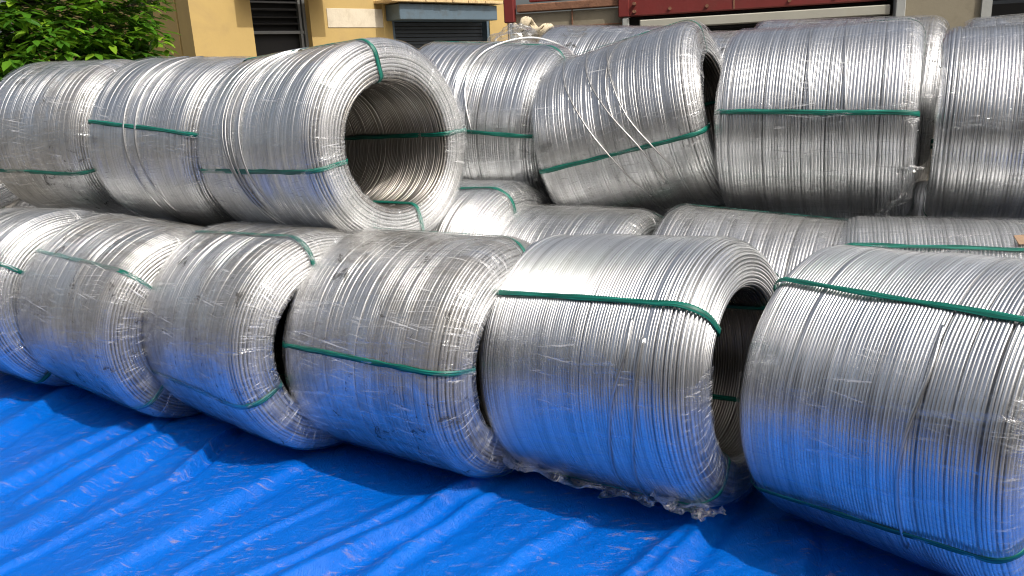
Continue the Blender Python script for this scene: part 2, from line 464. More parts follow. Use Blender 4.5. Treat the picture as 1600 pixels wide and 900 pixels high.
def winding(W, D, p, seed, nth, mess, gap, mo, mi, mat, sh, tight):
    """one continuous surface of wires laid side by side; tight: share of shallow grooves"""
    rg = np.random.RandomState(seed)
    P, s = profile(W, D, sh)
    L = s[-1]; N = int(round(L / p / (1 + 0.35 * gap))); 
    gaps = np.where(rg.rand(N) < gap, rg.uniform(0.15, 0.50, N), 0.0)       # open gap before wire k, in wire widths
    wid = np.ones(N)
    tot = (wid + gaps).sum(); p = L / tot
    start = np.cumsum(wid + gaps) - wid
    P2, s2 = profile(W - p, D - p, sh, inner=0.308 + p / 2 / D)
    L2 = s2[-1]
    mid = (start + 0.5) * p
    xm, rm, nx, nr = sample(P, s, mid)
    vis = (nr > 0.2) | (nx > 0.2)                 # outer side and the right-hand end
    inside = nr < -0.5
    flat_ = nr > 0.93                                                        # the long outer side, pressed smooth
    groove = np.where((rg.rand(N) < tight) & flat_, rg.uniform(0.04, 0.26, N), rg.uniform(0.7, 1.0, N))   # depth of the groove before wire k
    gaps = np.where(vis & ~flat_ & (rg.rand(N) < 0.5), np.maximum(gaps, 0.34), gaps)
    groove[gaps > 0] = 1.0
    tot = (wid + gaps).sum(); p = L / tot
    start = np.cumsum(wid + gaps) - wid                                      # left edge of each wire
    us, ks, bot = [], [], []
    for i in range(N):
        u = [-1, -0.86, -0.5, 0, 0.5, 0.86, 1] if vis[i] else [-1, -0.6, 0.6, 1]
        if mo < 7 or not vis[i]: u = [-1, -0.6, 0.6, 1]
        us.append([-1.0] + u); ks.append([i] * (len(u) + 1)); bot.append([1] + [0] * len(u))
    U = np.concatenate(us).astype(float); K = np.concatenate(ks); Bm = np.concatenate(bot).astype(float)
    th = np.arange(nth) / nth * 2 * np.pi
    T = th[:, None] / (2 * np.pi)
    Kf = K[None, :].astype(float)
    bright = rg.rand(N)
    stat_r = (rg.rand(N) - 0.6) * np.where(groove > .6, 0.22, 0.08) * mess
    big = noise2(Kf * 0.06 + seed, T * 5, seed + 1, py=5)
    loc = noise2(Kf * 0.61 + seed, T * 7, seed + 2, py=7)
    loc2 = noise2(Kf * 0.97 + 3 * seed, T * 6, seed + 3, py=6)
    ds = p * (mess * (1.1 * big + 0.16 * loc))
    dr = p * (stat_r[K][None, :] + mess * 0.07 * loc2)
    lump = 0.0045 * noise2(Kf * 0.05, T * 4, seed + 5, py=4) + 0.0015 * noise2(Kf * 0.12, T * 9, seed + 6, py=9)
    gl_, gr_ = groove[K], groove[(K + 1) % N]
    f_ = (U + 1) / 2
    dep = (gl_ * (1 - f_) + gr_ * f_)[None, :] * np.clip(0.85 + 0.55 * loc, 0.2, 1.2)
    cap_ = 1 - np.sqrt(np.clip(1 - U ** 2, 0, 1))
    h = 0.5 * p * (1 - cap_[None, :] * dep)
    deep = (0.15 + 1.7 * (gaps[K] > 0) + 1.3 * (groove[K] > .74)) * p * Bm
    h = h - deep[None, :]
    pos = (start[K] + 0.5 + 0.5 * U - Bm * gaps[K] * 0.5) * p
    x, r, nx, nr = sample(P2, s2, (pos[None, :] + ds) * L2 / L)
    hh = h + dr + lump
    x = x + nx * hh; r = r + nr * hh
    ang = th[:, None] + 0 * r
    V = np.stack([x, r * np.cos(ang), r * np.sin(ang)], -1).reshape(-1, 3)
    F = grid_faces(nth, len(U), True, True)
    tone = np.clip(bright[K][None, :] * 0.9 + 0.3 * loc2 + 0.15, 0, 1)
    hole_shade_grime = np.broadcast_to(inside[K][None, :].astype(float), tone.shape)
    return mesh_np('wire_winding', V, F, mat, True, {'tone': tone, 'hole_shade_grime': hole_shade_grime})

def strap(W, D, th0, skew, seed, sh, width=0.022, off=0.0070):
    rg = np.random.RandomState(seed)
    P, s = profile(W, D, sh, off=off, inner=0.308)
    n = 220
    q = np.linspace(0, s[-1], n, endpoint=False)
    x, r, nx, nr = sample(P, s, q)
    # straighten over the face so it spans between the shoulder and the hole
    th = th0 + skew * x / W + 0.006 * noise2(q * 9, 0.5, seed)
    wd = width * (1 + 0.22 * noise2(q * 14, 3.5, seed + 1))
    tw = 0.0018 * noise2(q * 20, 7.5, seed + 2)
    V = []
    for j, (sw, hh) in enumerate(((-0.5, 0.0), (-0.5, 0.0006), (-0.10, 0.0016), (0.12, 0.0003), (0.5, 0.0010), (0.5, 0.0))):
        rr = r + nr * (hh + (tw * sw * 2)); xx = x + nx * (hh + tw * sw * 2)
        an = th + sw * wd / np.maximum(r, 0.2)
        V.append(np.stack([xx, rr * np.cos(an), rr * np.sin(an)], -1))
    V = np.stack(V, 1).reshape(-1, 3)
    return mesh_np('strap', V, grid_faces(n, 6, True, True), M_strap, False, {'across': np.tile([-.5, -.5, -.1, .12, .5, .5], n), 'along': np.repeat(q, 6) + seed})

def film(W, D, seed, sh, mat, span=None, tuck=True, loose=0.0045):
    """stretch film pulled round the bundle; span=(theta0, theta1) leaves the rest bare with a ragged edge"""
    P, s = profile(W, D, sh, off=0.006, inner=0.308)
    nq, nt = 170, 340
    # from the left shoulder over the outside, round the right end to the hole
    q = np.linspace(-0.07 * D, (W - 0.20 * D) + 0.17 * D + (0.14 * D if tuck else 0.02), nq)
    x, r, nx, nr = sample(P, s, q)
    th = np.arange(nt) / nt * 2 * np.pi
    Q, T = np.meshgrid(q, th / (2 * np.pi), indexing='ij')
    d = loose * (0.6 * noise2(Q * 4 + 5, T * 24, seed, py=24) + 0.5 * noise2(Q * 11, T * 40 , seed + 1, py=40) + 0.35 * ridged(noise2(Q * 22 + T * 30, T * 60, seed + 2)) )
    face = np.clip(np.abs(nx), 0, 1)[:, None]
    d = d * (1 + 0.9 * face)
    xx = x[:, None] + nx[:, None] * d; rr = r[:, None] + nr[:, None] * d
    A = T * 2 * np.pi
    V = np.stack([xx, rr * np.cos(A), rr * np.sin(A)], -1).reshape(-1, 3)
    F = grid_faces(nq, nt, False, True)
    PV = np.stack([Q, T * np.pi * D, np.clip(face * 2 - .6, 0, 1) + 0 * Q], -1).reshape(-1, 3)
    if span:
        qi = F[:, 0] // nt; ti = F[:, 0] % nt
        t_ = np.degrees(th[ti]); e = 14 * noise2(q[qi] * 5, 0.3, seed + 3) + 5 * noise2(q[qi] * 21, 0.7, seed + 4)
        e2 = 14 * noise2(q[qi] * 5, 4.3, seed + 5)
        lo, hi = span[0] + e, span[1] + e2
        F = F[(t_ > lo) & (t_ < hi)]
        used = np.unique(F); rm = np.zeros(len(V), int); rm[used] = np.arange(len(used)); V = V[used]; PV = PV[used]; F = rm[F]
    return mesh_np('plastic_wrap', V, F, mat, True, {'path': PV[:, 0], 'arc': PV[:, 1], 'endface': PV[:, 2]})

def strand(D, path, r=0.0065, lift=0.003):
    """a loose wire lying over the bundle; path of (axial, theta degrees, extra lift)"""
    pts = []
    pa = np.array(path, float)
    tt = np.linspace(0, len(pa) - 1, 14 * (len(pa) - 1) + 1)
    i = np.minimum(tt.astype(int), len(pa) - 2); f = tt - i
    def cr4(col):
        a = np.pad(pa[:, col], 1, mode='edge'); a[0] = 2 * a[1] - a[2]; a[-1] = 2 * a[-2] - a[-3]
        p0, p1, p2, p3 = a[i], a[i + 1], a[i + 2], a[i + 3]
        return 0.5 * (2 * p1 + (p2 - p0) * f + (2 * p0 - 5 * p1 + 4 * p2 - p3) * f ** 2 + (3 * p1 - p0 - 3 * p2 + p3) * f ** 3)
    X_, T_, L_ = cr4(0), cr4(1), cr4(2)
    for x, a, l in zip(X_, T_, L_):
        rr = D / 2 + lift + l
        pts.append((x, rr * math.cos(math.radians(a)), rr * math.sin(math.radians(a))))
    return pts

GROUPS = {'L': 'wire coils in the front row on the blue tarp', 'M': 'wire coils in the bottom layer behind the front row',
          'U': 'wire coils in the upper layer', 'B': 'wire coils at the back of the upper layer'}
SH = (0.122, 0.095, 0.075, 0.065)
SHF = (0.09, 0.08, 0.065, 0.06)
SHR = (0.15, 0.125, 0.085, 0.075)
SHN = (0.075, 0.07, 0.07, 0.06)
# key: centre, yaw, tilt, D, W, pitch, wire material, mess, gap, straps (theta, skew in degrees), film kind, film span, label
CO = [
 ('L', (-2.77, 4.62, .505), 37.6, 3.0, 1.01, .946, .0125, 0, .9, .06, [(142, 0), (232, 0), (322, 0), (52, 0)], 'mid', None, SH,
  'leftmost front row coil on the tarp, cut off by the left edge of the photo'),
 ('L', (-1.95, 4.14, .493), 37, -1.0, .985, .955, .0125, 2, 1.0, .08, [(132.6, 0), (222, 0), (312, 0), (42, 0)], 'heavy', None, SH,
  'second front row coil from the left, faded green strap over its dirty film'),
 ('L', (-1.135, 3.705, .5), 43.5, 3.1, 1.0, .97, .0128, 1, 1.1, .08, [(103.5, -6), (197, 4), (284, 0), (14, 0)], 'heavy', None, SH,
  'third front row coil from the left, torn film and strap over its top right edge'),
 ('L', (-.347, 3.332, .497), 35.1, 1.3, .995, .91, .0128, 2, 1.0, .08, [(167.6, 0), (80, 0), (257, 0), (347, 0)], 'heavy', None, SH,
  'smudged grey coil at the middle of the front row with black dirt marks'),
 ('L', (.497, 3.003, .506), 38.4, 4.6, 1.013, .909, .0115, 0, .42, .025, [(135.8, 0), (228, 0), (318, 0), (36, 0)], 'light', (158, 300), SH,
  'clean striped front row coil with ragged torn film hanging along its bottom edge'),
 ('L', (1.385, 2.455, .51), 52.0, 2.9, 1.018, .86, .0112, 0, .38, .02, [(123.3, 3.5), (208, -10), (298, 0), (33, 0)], 'light', (150, 300), SHN,
  'largest and nearest coil, at the right end of the front row on the tarp'),
 ('U', (-2.70, 5.42, 1.345), 25, -1.5, 1.0, .93, .0125, 1, .9, .10, [(198, 0), (78, 0), (288, 0), (18, 0)], 'heavy', None, SHR,
  'leftmost upper coil below the green tree, with a dark green strap low on its side'),
 ('U', (-1.715, 4.735, 1.327), 30, -2.8, .965, .925, .0128, 1, .9, .12, [(164, 4), (74, 0), (254, 0), (344, 0)], 'mid', None, SHR,
  'upper coil below the yellow pillar, green strap across the upper part of its si'),
 ('U', (-.875, 4.132, 1.325), 42.4, 2.3, .972, 1.035, .0125, 1, 1.0, .08, [(188, 0), (104, -5), (4, 0), (281.6, 0)], 'soft', None, SHF,
  'upper coil whose round open end shows, four green straps around its rim'),
 ('U', (-.039, 4.98, 1.324), 27.7, -4.3, .981, .938, .0135, 0, .9, .12, [(178, 0), (99, 8), (268, 0), (358, 0)], 'mid', None, SH,
  'bright upper coil right behind the open-ended coil, loose wire loop on its top'),
 ('U', (.758, 4.487, 1.296), 27, 13.1, .979, .895, .0148, 1, .55, .05, [(188.8, 0), (98, 0), (278, 0), (10, 0)], 'mid', None, SHF,
  'tilted upper coil with its right end raised, loose wires slanting across its side'),
 ('U', (1.607, 4.096, 1.319), 27.1, .6, .956, .873, .0148, 0, .42, .05, [(169.5, 4), (79, 0), (259, 0), (349, 0)], 'light', None, SHF,
  'upper coil of wide upright wires with a level green strap, second from the right edge'),
 ('U', (2.484, 3.655, 1.29), 28.2, -1, .90, .942, .0148, 0, .42, .05, [(250, 0), (70, 0), (340, 0)], 'light', None, SHF,
  'upper coil cut off by the right edge, no strap on its visible side'),
 ('M', (-3.15, 5.98, .49), 30, 0, .97, .94, .0135, 1, .9, .08, [(200, 0), (20, 0)], 'heavy', None, SH,
  'shaded bottom coil at the far left below the leftmost upper coil'),
 ('M', (-2.28, 5.42, .49), 33, 0, .97, .94, .0135, 1, .9, .08, [(200, 0), (20, 0)], 'heavy', None, SH,
  'bottom coil behind the second front row coil, under the coil below the pillar'),
 ('M', (-1.30, 4.95, .49), 33, 0, .97, .94, .0135, 1, .9, .08, [(200, 0), (20, 0)], 'heavy', None, SH,
  'hidden bottom coil under the upper coil with the open round end'),
 ('M', (-.294, 4.454, .545), 36.8, 1, 1.06, .946, .0135, 0, 1.0, .06, [(108, -12), (198, 0), (288, 0), (18, 0)], 'light', None, SH,
  'pale bottom layer coil just right of the open-ended coil, green strap over its shoulder'),
 ('M', (.318, 4.066, .475), 32.7, .5, .966, .918, .0135, 0, 1.0, .06, [(60, 0), (240, 0), (330, 0)], 'mid', None, SH,
  'bottom coil under the tilted coil, only its smudged top and right end showing'),
 ('M', (1.171, 3.63, .473), 28.9, -3.4, .962, .945, .0150, 1, .8, .05, [(79, 0), (259, 0), (349, 0)], 'mid', None, SH,
  'bottom coil under the level-strapped upper coil, brownish film on its top'),
 ('M', (1.895, 3.268, .475), 22.9, .1, .965, .946, .0150, 0, .7, .04, [(120.5, 0), (210, 0), (300, 0), (30, 0)], 'light', None, SH,
  'bottom coil at the right edge behind the nearest coil, long green strap along its top'),
 ('M', (-.09, 5.33, .49), 29, 0, .97, 1.03, .0150, 1, .8, .06, [(200, 0)], 'mid', None, SH,  # hidden third row: supports for the upper coils, added to keep gaps dark
  'unseen bottom coil in the third row under the coil with the wire loop'),
 ('M', (.81, 4.88, .49), 29, 0, .97, 1.03, .0150, 1, .8, .06, [(200, 0)], 'mid', None, SH,
  'unseen bottom coil in the third row under the tilted coil'),
 ('M', (1.70, 4.44, .49), 29, 0, .97, 1.03, .0150, 1, .8, .06, [(200, 0)], 'mid', None, SH,
  'unseen bottom coil in the third row behind the level-strapped upper coil'),
 ('M', (2.60, 3.99, .49), 29, 0, .97, 1.03, .0150, 1, .8, .06, [(200, 0)], 'mid', None, SH,
  'unseen bottom coil in the third row under the rightmost upper coil'),
 ('B', (.755, 5.525, 1.392), 29.2, -4.3, 1.012, .948, .0160, 0, .6, .05, [(60, 0), (240, 0)], 'heavy', None, SH,
  'back coil below the red truck, only its smooth pale top showing above the tilted coil'),
 ('B', (1.632, 5.09, 1.313), 28.5, -1.1, 1.006, .947, .0160, 0, .6, .05, [(60, 0), (240, 0)], 'heavy', None, SH,
  'back coil seen in the gap between the tilted and the level-strapped coils'),
 ('B', (2.05, 4.94, 1.357), 28.3, -2.5, .988, 1.04, .0160, 0, .6, .05, [(60, 0), (240, 0)], 'heavy', None, SHF,
  'film-wrapped back coil showing above and right of the level-strapped coil'),
 ('B', (3.02, 4.43, 1.324), 28.8, 1.0, .978, .948, .0160, 0, .6, .05, [(60, 0), (240, 0)], 'heavy', None, SH,
  'film-wrapped back coil in the top right corner behind the rightmost upper coil'),
 ('B', (-.12, 5.97, 1.36), 28.8, 0, .98, .948, .0160, 0, .6, .05, [(60, 0), (240, 0)], 'heavy', None, SH,
  'back coil under the cream cloth bundle, left of the back coil below the truck'),
 ('B', (-4.12, 6.0, 1.33), 28.8, 0, .97, .948, .0160, 0, .6, .05, [(60, 0), (240, 0)], 'heavy', None, SH,
  'back coil at the left edge, a sliver showing below the tree'),
]
roots = []
for i, (row, c, yaw, tilt, D, W, p, wm, mess, gap, straps, fk, fs, sh, lab) in enumerate(CO):
    root = bpy.data.objects.new('wire_coil', None)
    root.empty_display_size = 0.2
    root.matrix_world = frame_matrix(c, R_(yaw), R_(tilt))
    link(root, None, lab, 'wire coil', GROUPS[row])
    roots.append(root)
    if row == 'B' or i in (13, 14, 15, 20, 21, 22, 23): nth, mo, mi = 128, 5, 3
    else: nth, mo, mi = 176, 7, 4
    link(winding(W, D, p, 11 + i * 7, nth, mess, gap, mo, mi, wires_m[wm], sh, {'light': 0.02, 'soft': 0.6, 'mid': 0.72, 'heavy': 0.80}[fk]), root)
    for j, (th, sk) in enumerate(straps):
        link(strap(W, D, R_(th), R_(sk), 100 + i * 5 + j, sh, off=0.004 if i in (1, 2) else 0.0070), root)
    link(film(W, D, 40 + i * 3, sh, films_m[fk], fs), root)

# loose wires over some coils
def strands(ci, paths, r=0.0062, m=0):
    for pth in paths:
        D = CO[ci][4]
        MB().tube(strand(D, pth), r, 7).build('loose_wire', wires_m[m], roots[ci], True)
strands(10, r=0.0040, m=2, paths=[[(-.28, 108, 0), (-.22, 140, .004), (-.12, 168, .006), (.0, 196, .004), (.10, 224, 0)],
             [(-.15, 100, 0), (-.10, 135, .004), (.0, 162, .006), (.14, 190, .005), (.2, 215, 0)],
             [(-.02, 110, 0), (.03, 140, .006), (.10, 168, .006), (.21, 192, .004), (.26, 205, 0)],
             [(.05, 95, 0), (.02, 125, .004), (.01, 150, .005), (.04, 175, 0)]])
strands(8, [[(-.10, 95, 0), (-.16, 120, .006), (-.19, 150, .008), (-.15, 180, .008), (-.05, 212, .006), (.02, 235, 0)],
            [(-.05, 95, 0), (-.12, 125, .006), (-.14, 155, .008), (-.10, 185, .006), (-.01, 215, .004), (.06, 235, 0)],
            [(.0, 100, 0), (-.06, 130, .006), (-.06, 160, .008), (-.01, 190, .006), (.08, 215, 0)],
            [(-.17, 100, 0), (-.22, 130, .004), (-.21, 165, .006), (-.12, 200, .004), (-.06, 225, 0)]])
strands(4, [[(.22, 143, -.004), (.22, 158, .003), (.17, 180, .006), (.12, 215, .005), (.12, 250, 0)],
            [(.28, 150, 0), (.26, 180, .004), (.20, 215, .005), (.17, 250, 0)]])
strands(9, [[(.10, 178, 0), (.02, 150, .006), (.02, 125, .010), (.10, 103, .018), (.22, 85, .034), (.34, 68, .02), (.40, 50, 0)],
            [(-.02, 170, 0), (-.05, 140, .006), (-.02, 110, .006), (.03, 85, 0)]])
strands(7, [[(-.1, 90, 0), (-.12, 130, .004), (-.10, 170, .004), (-.02, 215, .002), (.0, 250, 0)],
            [(.02, 90, 0), (-.02, 130, .003), (.0, 175, .004), (.10, 225, 0)]])
strands(11, [[(.10, 90, 0), (.12, 130, -.001), (.14, 160, -.002), (.17, 200, -.001), (.17, 230, 0)],
             [(-.05, 110, 0), (-.02, 150, -.001), (.01, 190, -.001), (.01, 220, 0)]], 0.005)
strands(5, [[(.17, 131, -.004), (.18, 150, .003), (.14, 180, .004), (.13, 215, 0)]])

# ------------------------------------------------------------------ torn plastic
def crumple(name, pts, width, seed, mat, parent=None, thick=0.02, **kw):
    """a ragged crumpled strip of film along a path of world (or local) points"""
    P_ = np.array(pts, float); n = 90; m = 14
    tt = np.linspace(0, len(P_) - 1, n); i = np.minimum(tt.astype(int), len(P_) - 2); f = (tt - i)[:, None]
    f = f * f * (3 - 2 * f)
    c = P_[i] * (1 - f) + P_[i + 1] * f
    d = np.gradient(c, axis=0); d /= np.linalg.norm(d, axis=1)[:, None] + 1e-9
    up_ = np.array([0, 0, 1.0]); sd_ = np.cross(d, up_); sd_ /= np.linalg.norm(sd_, axis=1)[:, None] + 1e-9
    nn = np.cross(sd_, d)
    v = np.linspace(-.5, .5, m)
    S, Vv = np.meshgrid(tt, v, indexing='ij')
    wd = width * (0.7 + 0.5 * noise2(tt * 2.5, 0.2, seed))
    a = thick * noise2(S * 3.2, Vv * 2.6, seed + 1) + thick * .35 * noise2(S * 8, Vv * 5, seed + 2)
    b = thick * .8 * noise2(S * 5 + 4, Vv * 3, seed + 3)
    V = c[:, None, :] + sd_[:, None, :] * (Vv * wd[:, None])[..., None] + nn[:, None, :] * a[..., None] + d[:, None, :] * b[..., None]
    o = mesh_np(name, V.reshape(-1, 3), grid_faces(n, m), mat, True)
    return link(o, parent, **kw)

t = NT('torn clear film')
v = t.coord()
nb = t.bump(t.noise(v, 26, 4, 0.6, 1.5), 0.6, 0.02)
gl = t.new('ShaderNodeBsdfGlossy'); gl.inputs['Roughness'].default_value = 0.05; t.l(nb, gl.inputs['Normal'])
tr = t.new('ShaderNodeBsdfTransparent'); tr.inputs['Color'].default_value = (0.90, 0.91, 0.92, 1)
lw = t.new('ShaderNodeFresnel'); lw.inputs['IOR'].default_value = 1.6; t.l(nb, lw.inputs['Normal'])
ms = t.new('ShaderNodeMixShader'); t.l(t.math('ADD', t.math('MULTIPLY', lw.outputs[0], 0.9), 0.03, True), ms.inputs[0])
t.l(tr.outputs[0], ms.inputs[1]); t.l(gl.outputs[0], ms.inputs[2]); t.l(ms.outputs[0], t.out.inputs[0])
M_torn = t.m
# skirt under the clean striped coil (local coil coordinates)
def cyl(D, a, th, l=0.0):
    r = D / 2 + l
    return (a, r * math.cos(R_(th)), r * math.sin(R_(th)))
crumple('torn_film', [cyl(1.013, a, th, l) for a, th, l in ((-.44, 216, .004), (-.36, 224, .008), (-.2, 229, .012), (0, 232, .010), (.15, 231, .014), (.3, 229, .014), (.44, 226, .0))],
        0.12, 5, M_torn, roots[4], 0.022)
crumple('torn_film', [cyl(1.013, a, th, l) for a, th, l in ((.25, 220, .008), (.33, 226, .02), (.40, 232, .02), (.45, 236, .0))], 0.09, 9, M_torn, roots[4], 0.022)
crumple('torn_film', [cyl(.956, a, th, l) for a, th, l in ((.15, 262, .0), (.22, 248, .03), (.32, 232, .045), (.40, 216, .03), (.43, 200, .005))],
        0.12, 13, M_torn, roots[11], 0.03)
crumple('torn_film', [(.50, .34 * math.cos(R_(a)), .34 * math.sin(R_(a))) for a in (170, 185, 200, 212)], 0.05, 19, M_torn, roots[2], 0.018)

Mc = mat_simple('brown cardboard', (0.33, 0.22, 0.14), 0.9, 0, 0.15, 20, 0.3)
sc_ = MB(); sc_.box(-.05, .05, -.03, .03, 0, .004, bev=0.001)
ps = sc_.build('cardboard_scrap', Mc, None)
mw = roots[19].matrix_world if False else frame_matrix(CO[19][1], R_(CO[19][2]), R_(CO[19][3]))
a_ = R_(114)
ps.matrix_world = mw @ Matrix.Translation(cyl(.965, .215, 114, .013)) @ Matrix.Rotation(a_ - R_(90), 4, 'X') @ Matrix.Rotation(R_(12), 4, 'Z')
ps['label'] = 'small brown cardboard scrap lying on the strapped bottom coil at the right edge'; ps['category'] = 'cardboard'
# ------------------------------------------------------------------ cloth and plastic bundle on the back coil
M_cloth = mat_simple('cream cloth', (0.55, 0.47, 0.33), 0.9, 0, 0.25, 12, 0.5)
rp = empty('cloth_bundle', (0.235, 5.86, 1.93), 'twisted cream cloth rope knotted above the clear plastic heap', 'cloth')
random.seed(4)
for k in range(4):
    ph = random.random() * 6
    pts = [(-.13 + .27 * i / 16, .035 * math.sin(i * .8 + ph), .035 * math.cos(i * .8 + ph) + .03 * math.sin(i * .3)) for i in range(17)]
    MB().tube(pts, [.014 + .008 * math.sin(i * 1.3 + ph) for i in range(17)], 8).build('cloth_twist', M_cloth, rp, True)
hp = np.meshgrid(np.linspace(0, 2 * np.pi, 70, endpoint=False), np.linspace(0.02, np.pi * .62, 40), indexing='ij')
A_, B_ = hp
rr = 1 + .16 * noise2(A_ / (2 * np.pi) * 7, B_ * 3, 31, px=7) + .10 * ridged(noise2(A_ / (2 * np.pi) * 16, B_ * 7, 32, px=16))
V = np.stack([.17 * rr * np.sin(B_) * np.cos(A_), 0.13 * rr * np.sin(B_) * np.sin(A_), .135 * rr * np.cos(B_)], -1).reshape(-1, 3)
ph_ = mesh_np('plastic_heap', V, grid_faces(70, 40, True), mat_film('crumpled plastic', 0.5, 0.30, 23.0, 0.2, False))
ph_.location = (0.10, 5.82, 1.81)
link(ph_, None, 'crumpled heap of clear plastic beside the cream cloth on a back coil', 'plastic film')

# ------------------------------------------------------------------ yellow building
M_yel = mat_simple('yellow ochre plaster', (0.47, 0.33, 0.12), 0.85, 0, 0.10, 1.6, 0.25, (0.36, 0.25, 0.11), 0.40)
M_dark = mat_simple('dark interior', (0.012, 0.012, 0.012), 0.8)
M_slat = mat_simple('grey painted metal', (0.16, 0.165, 0.16), 0.5, 0.2, 0.2, 8, 0.1)
M_patch = mat_simple('bare cement patch', (0.62, 0.55, 0.42), 0.9, 0, 0.12, 5, 0.3, (0.4, 0.33, 0.22), 0.4)
M_blue = mat_simple('grey blue paint', (0.115, 0.165, 0.205), 0.45, 0.2, 0.15, 5, 0.1, (0.08, 0.07, 0.05), 0.35)
M_shut = mat_simple('dark roller shutter', (0.055, 0.065, 0.075), 0.5, 0.4, 0.2, 5, 0.1)
M_ledge = mat_simple('weathered ledge', (0.62, 0.46, 0.24), 0.9, 0, 0.3, 9, 0.4, (0.2, 0.13, 0.07), 0.6)
M_white = mat_simple('white paint', (0.75, 0.73, 0.68), 0.6, 0, 0.1)
FA = R_(46)
fb = empty('yellow_building', (-3.759, 13.0, 0), 'yellow ochre plastered building with a dark louvred window and a roller shutter', 'building', None, (0, 0, math.pi / 2 - FA))
# local x runs along the facade (away to the right), local y = into the building, -y = outward
m = MB()
H_ = 5.2
m.box(-1.06, -0.10, -0.12, 0.30, 0, H_)                 # pillar
m.box(-1.03, 0.0, 0.0, 0.30, 0, 2.0)
m.box(-0.10, 0.98, 0.02, 0.30, 0, 1.25)                 # below the window
m.box(-0.10, 0.98, 0.02, 0.30, 3.25, H_)                # above the window
m.box(0.98, 2.62, 0.0, 0.30, 0, H_)
m.box(2.62, 4.98, 0.0, 0.30, 2.86, H_)
m.box(4.98, 5.48, 0.0, 0.30, 0, H_)
m.build('facade_wall', M_yel, fb)
m = MB(); m.box(-1.06, -0.80, 0.36, 9, 0, H_); m.box(-0.80, 5.4, 8.7, 9.0, 0, H_); m.box(5.2, 5.48, 0.3, 8.7, 0, H_)
m.build('side_wall', M_yel, fb)
MB().box(-1.02, -0.86, 0.30, 0.36, 0, H_).build('wall_joint', M_dark, fb)
MB().box(-1.3, 5.8, -0.3, 9.2, H_, H_ + .2).build('roof_slab', M_ledge, fb)
M_tyre2 = mat_simple('black louvre', (0.022, 0.022, 0.022), 0.6)
wd = MB()
wd.box(-0.10, 0.98, 0.26, 0.29, 1.25, 3.25)
wo = wd.build('window', M_dark, fb)
fr_ = MB(); fr_.box(0.93, 0.98, 0.12, 0.24, 1.25, 3.25); fr_.box(-0.10, -0.07, 0.12, 0.24, 1.25, 3.25); fr_.box(-0.07, 0.93, 0.14, 0.22, 2.385, 2.43); fr_.box(0.86, 0.90, 0.13, 0.20, 1.25, 3.25)
fr_.build('window_frame', M_slat, wo)
for z in (2.55, 2.65, 2.76, 2.87, 2.98, 3.09):
    l = MB(); Mx = Matrix.Translation((0.4, 0.18, z)) @ Matrix.Rotation(R_(24), 4, 'X')
    l.box(-0.47, 0.46, -0.045, 0.045, -0.004, 0.004, Mx); l.build('louvre', M_tyre2, wo)
MB().box(1.30, 2.42, -0.012, 0.0, 2.47, 2.775, bev=0.004).build('plaster_patch', M_patch, fb)
# sunshade slab over the window
MB().box(-0.35, 1.25, -0.62, -0.12, 3.05, 3.15, bev=0.01).build('window_canopy', M_yel, fb)
# roller shutter with its box
sh_ = MB(); n = 40
for i in range(n):
    z0 = i * 0.066
    sh_.box(2.66, 4.94, 0.165 + 0.012 * (i % 2), 0.20, z0, z0 + 0.060, bev=0.004)
so_ = sh_.build('roller_shutter', M_shut, fb)
for x in (2.62, 4.92): MB().box(x, x + .06, 0.02, 0.16, 0, 2.62).build('shutter_rail', M_blue, so_)
MB().box(2.50, 4.82, -0.40, 0.16, 2.575, 2.84, bev=0.012).build('shutter_box', M_blue, fb)
m = MB()
random.seed(8); x = 2.26
while x < 4.9:
    wdt = random.uniform(.16, .3); m.box(x, min(x + wdt - .006, 4.9), -0.50 - random.uniform(0, .02), 0.1, 2.86, 2.905 + random.uniform(0, .008), bev=0.006); x += wdt
m.build('ledge', M_ledge, fb)
MB().tube([(5.50, -0.05, 0), (5.50, -0.05, 5)], 0.035, 12).build('drain_pipe', M_white, fb, True)

# ------------------------------------------------------------------ truck
M_red = mat_simple('dark red paint', (0.155, 0.017, 0.014), 0.5, 0, 0.15, 4, 0.15, (0.10, 0.03, 0.02), 0.4)
M_rust = mat_simple('rusty steel beam', (0.21, 0.10, 0.055), 0.8, 0, 0.35, 9, 0.4, (0.09, 0.035, 0.02), 0.7)
M_cream = mat_simple('chalky cream paint', (0.38, 0.37, 0.31), 0.6, 0, 0.12, 3, 0.15, (0.34, 0.30, 0.22), 0.3)
M_beige = mat_simple('faded beige panel', (0.25, 0.22, 0.155), 0.8, 0, 0.12, 4, 0.2, (0.14, 0.11, 0.07), 0.4)
M_grey = mat_simple('grey post paint', (0.34, 0.35, 0.33), 0.7, 0, 0.15, 5, 0.2)
M_tyre = mat_simple('tyre rubber', (0.02, 0.02, 0.02), 0.85)
tk = empty('truck', (1.35, 8.0, 0), 'red steel truck body with bolt heads above a cream rail, parked behind the coils', 'truck', None, (0, 0, -R_(14)))
MB().box(-0.12, 2.20, 0.0, 2.3, 2.09, 3.3, bev=0.01).build('body_panel', M_red, tk)
for x, z in ((.28, 2.14), (.62, 2.14), (1.35, 2.14), (1.75, 2.15), (-.05, 2.20), (-.05, 2.13)):
    MB().tube([(x, -0.022 if x > 0 else -.085, z), (x, 0.0, z)], 0.016, 8).build('bolt_head', M_rust, tk)
MB().box(.855, .87, -0.006, 0.0, 2.1, 3.3).build('panel_seam', M_rust, tk)
MB().box(0.0, 2.20, -0.05, 0.10, 1.965, 2.05, bev=0.008).build('side_rail', M_cream, tk)
MB().box(-1.25, 2.2, 0.35, 2.0, 0.75, 1.95).build('underbody', M_dark, tk)  # near-black underside, shade below the rail put into its colour
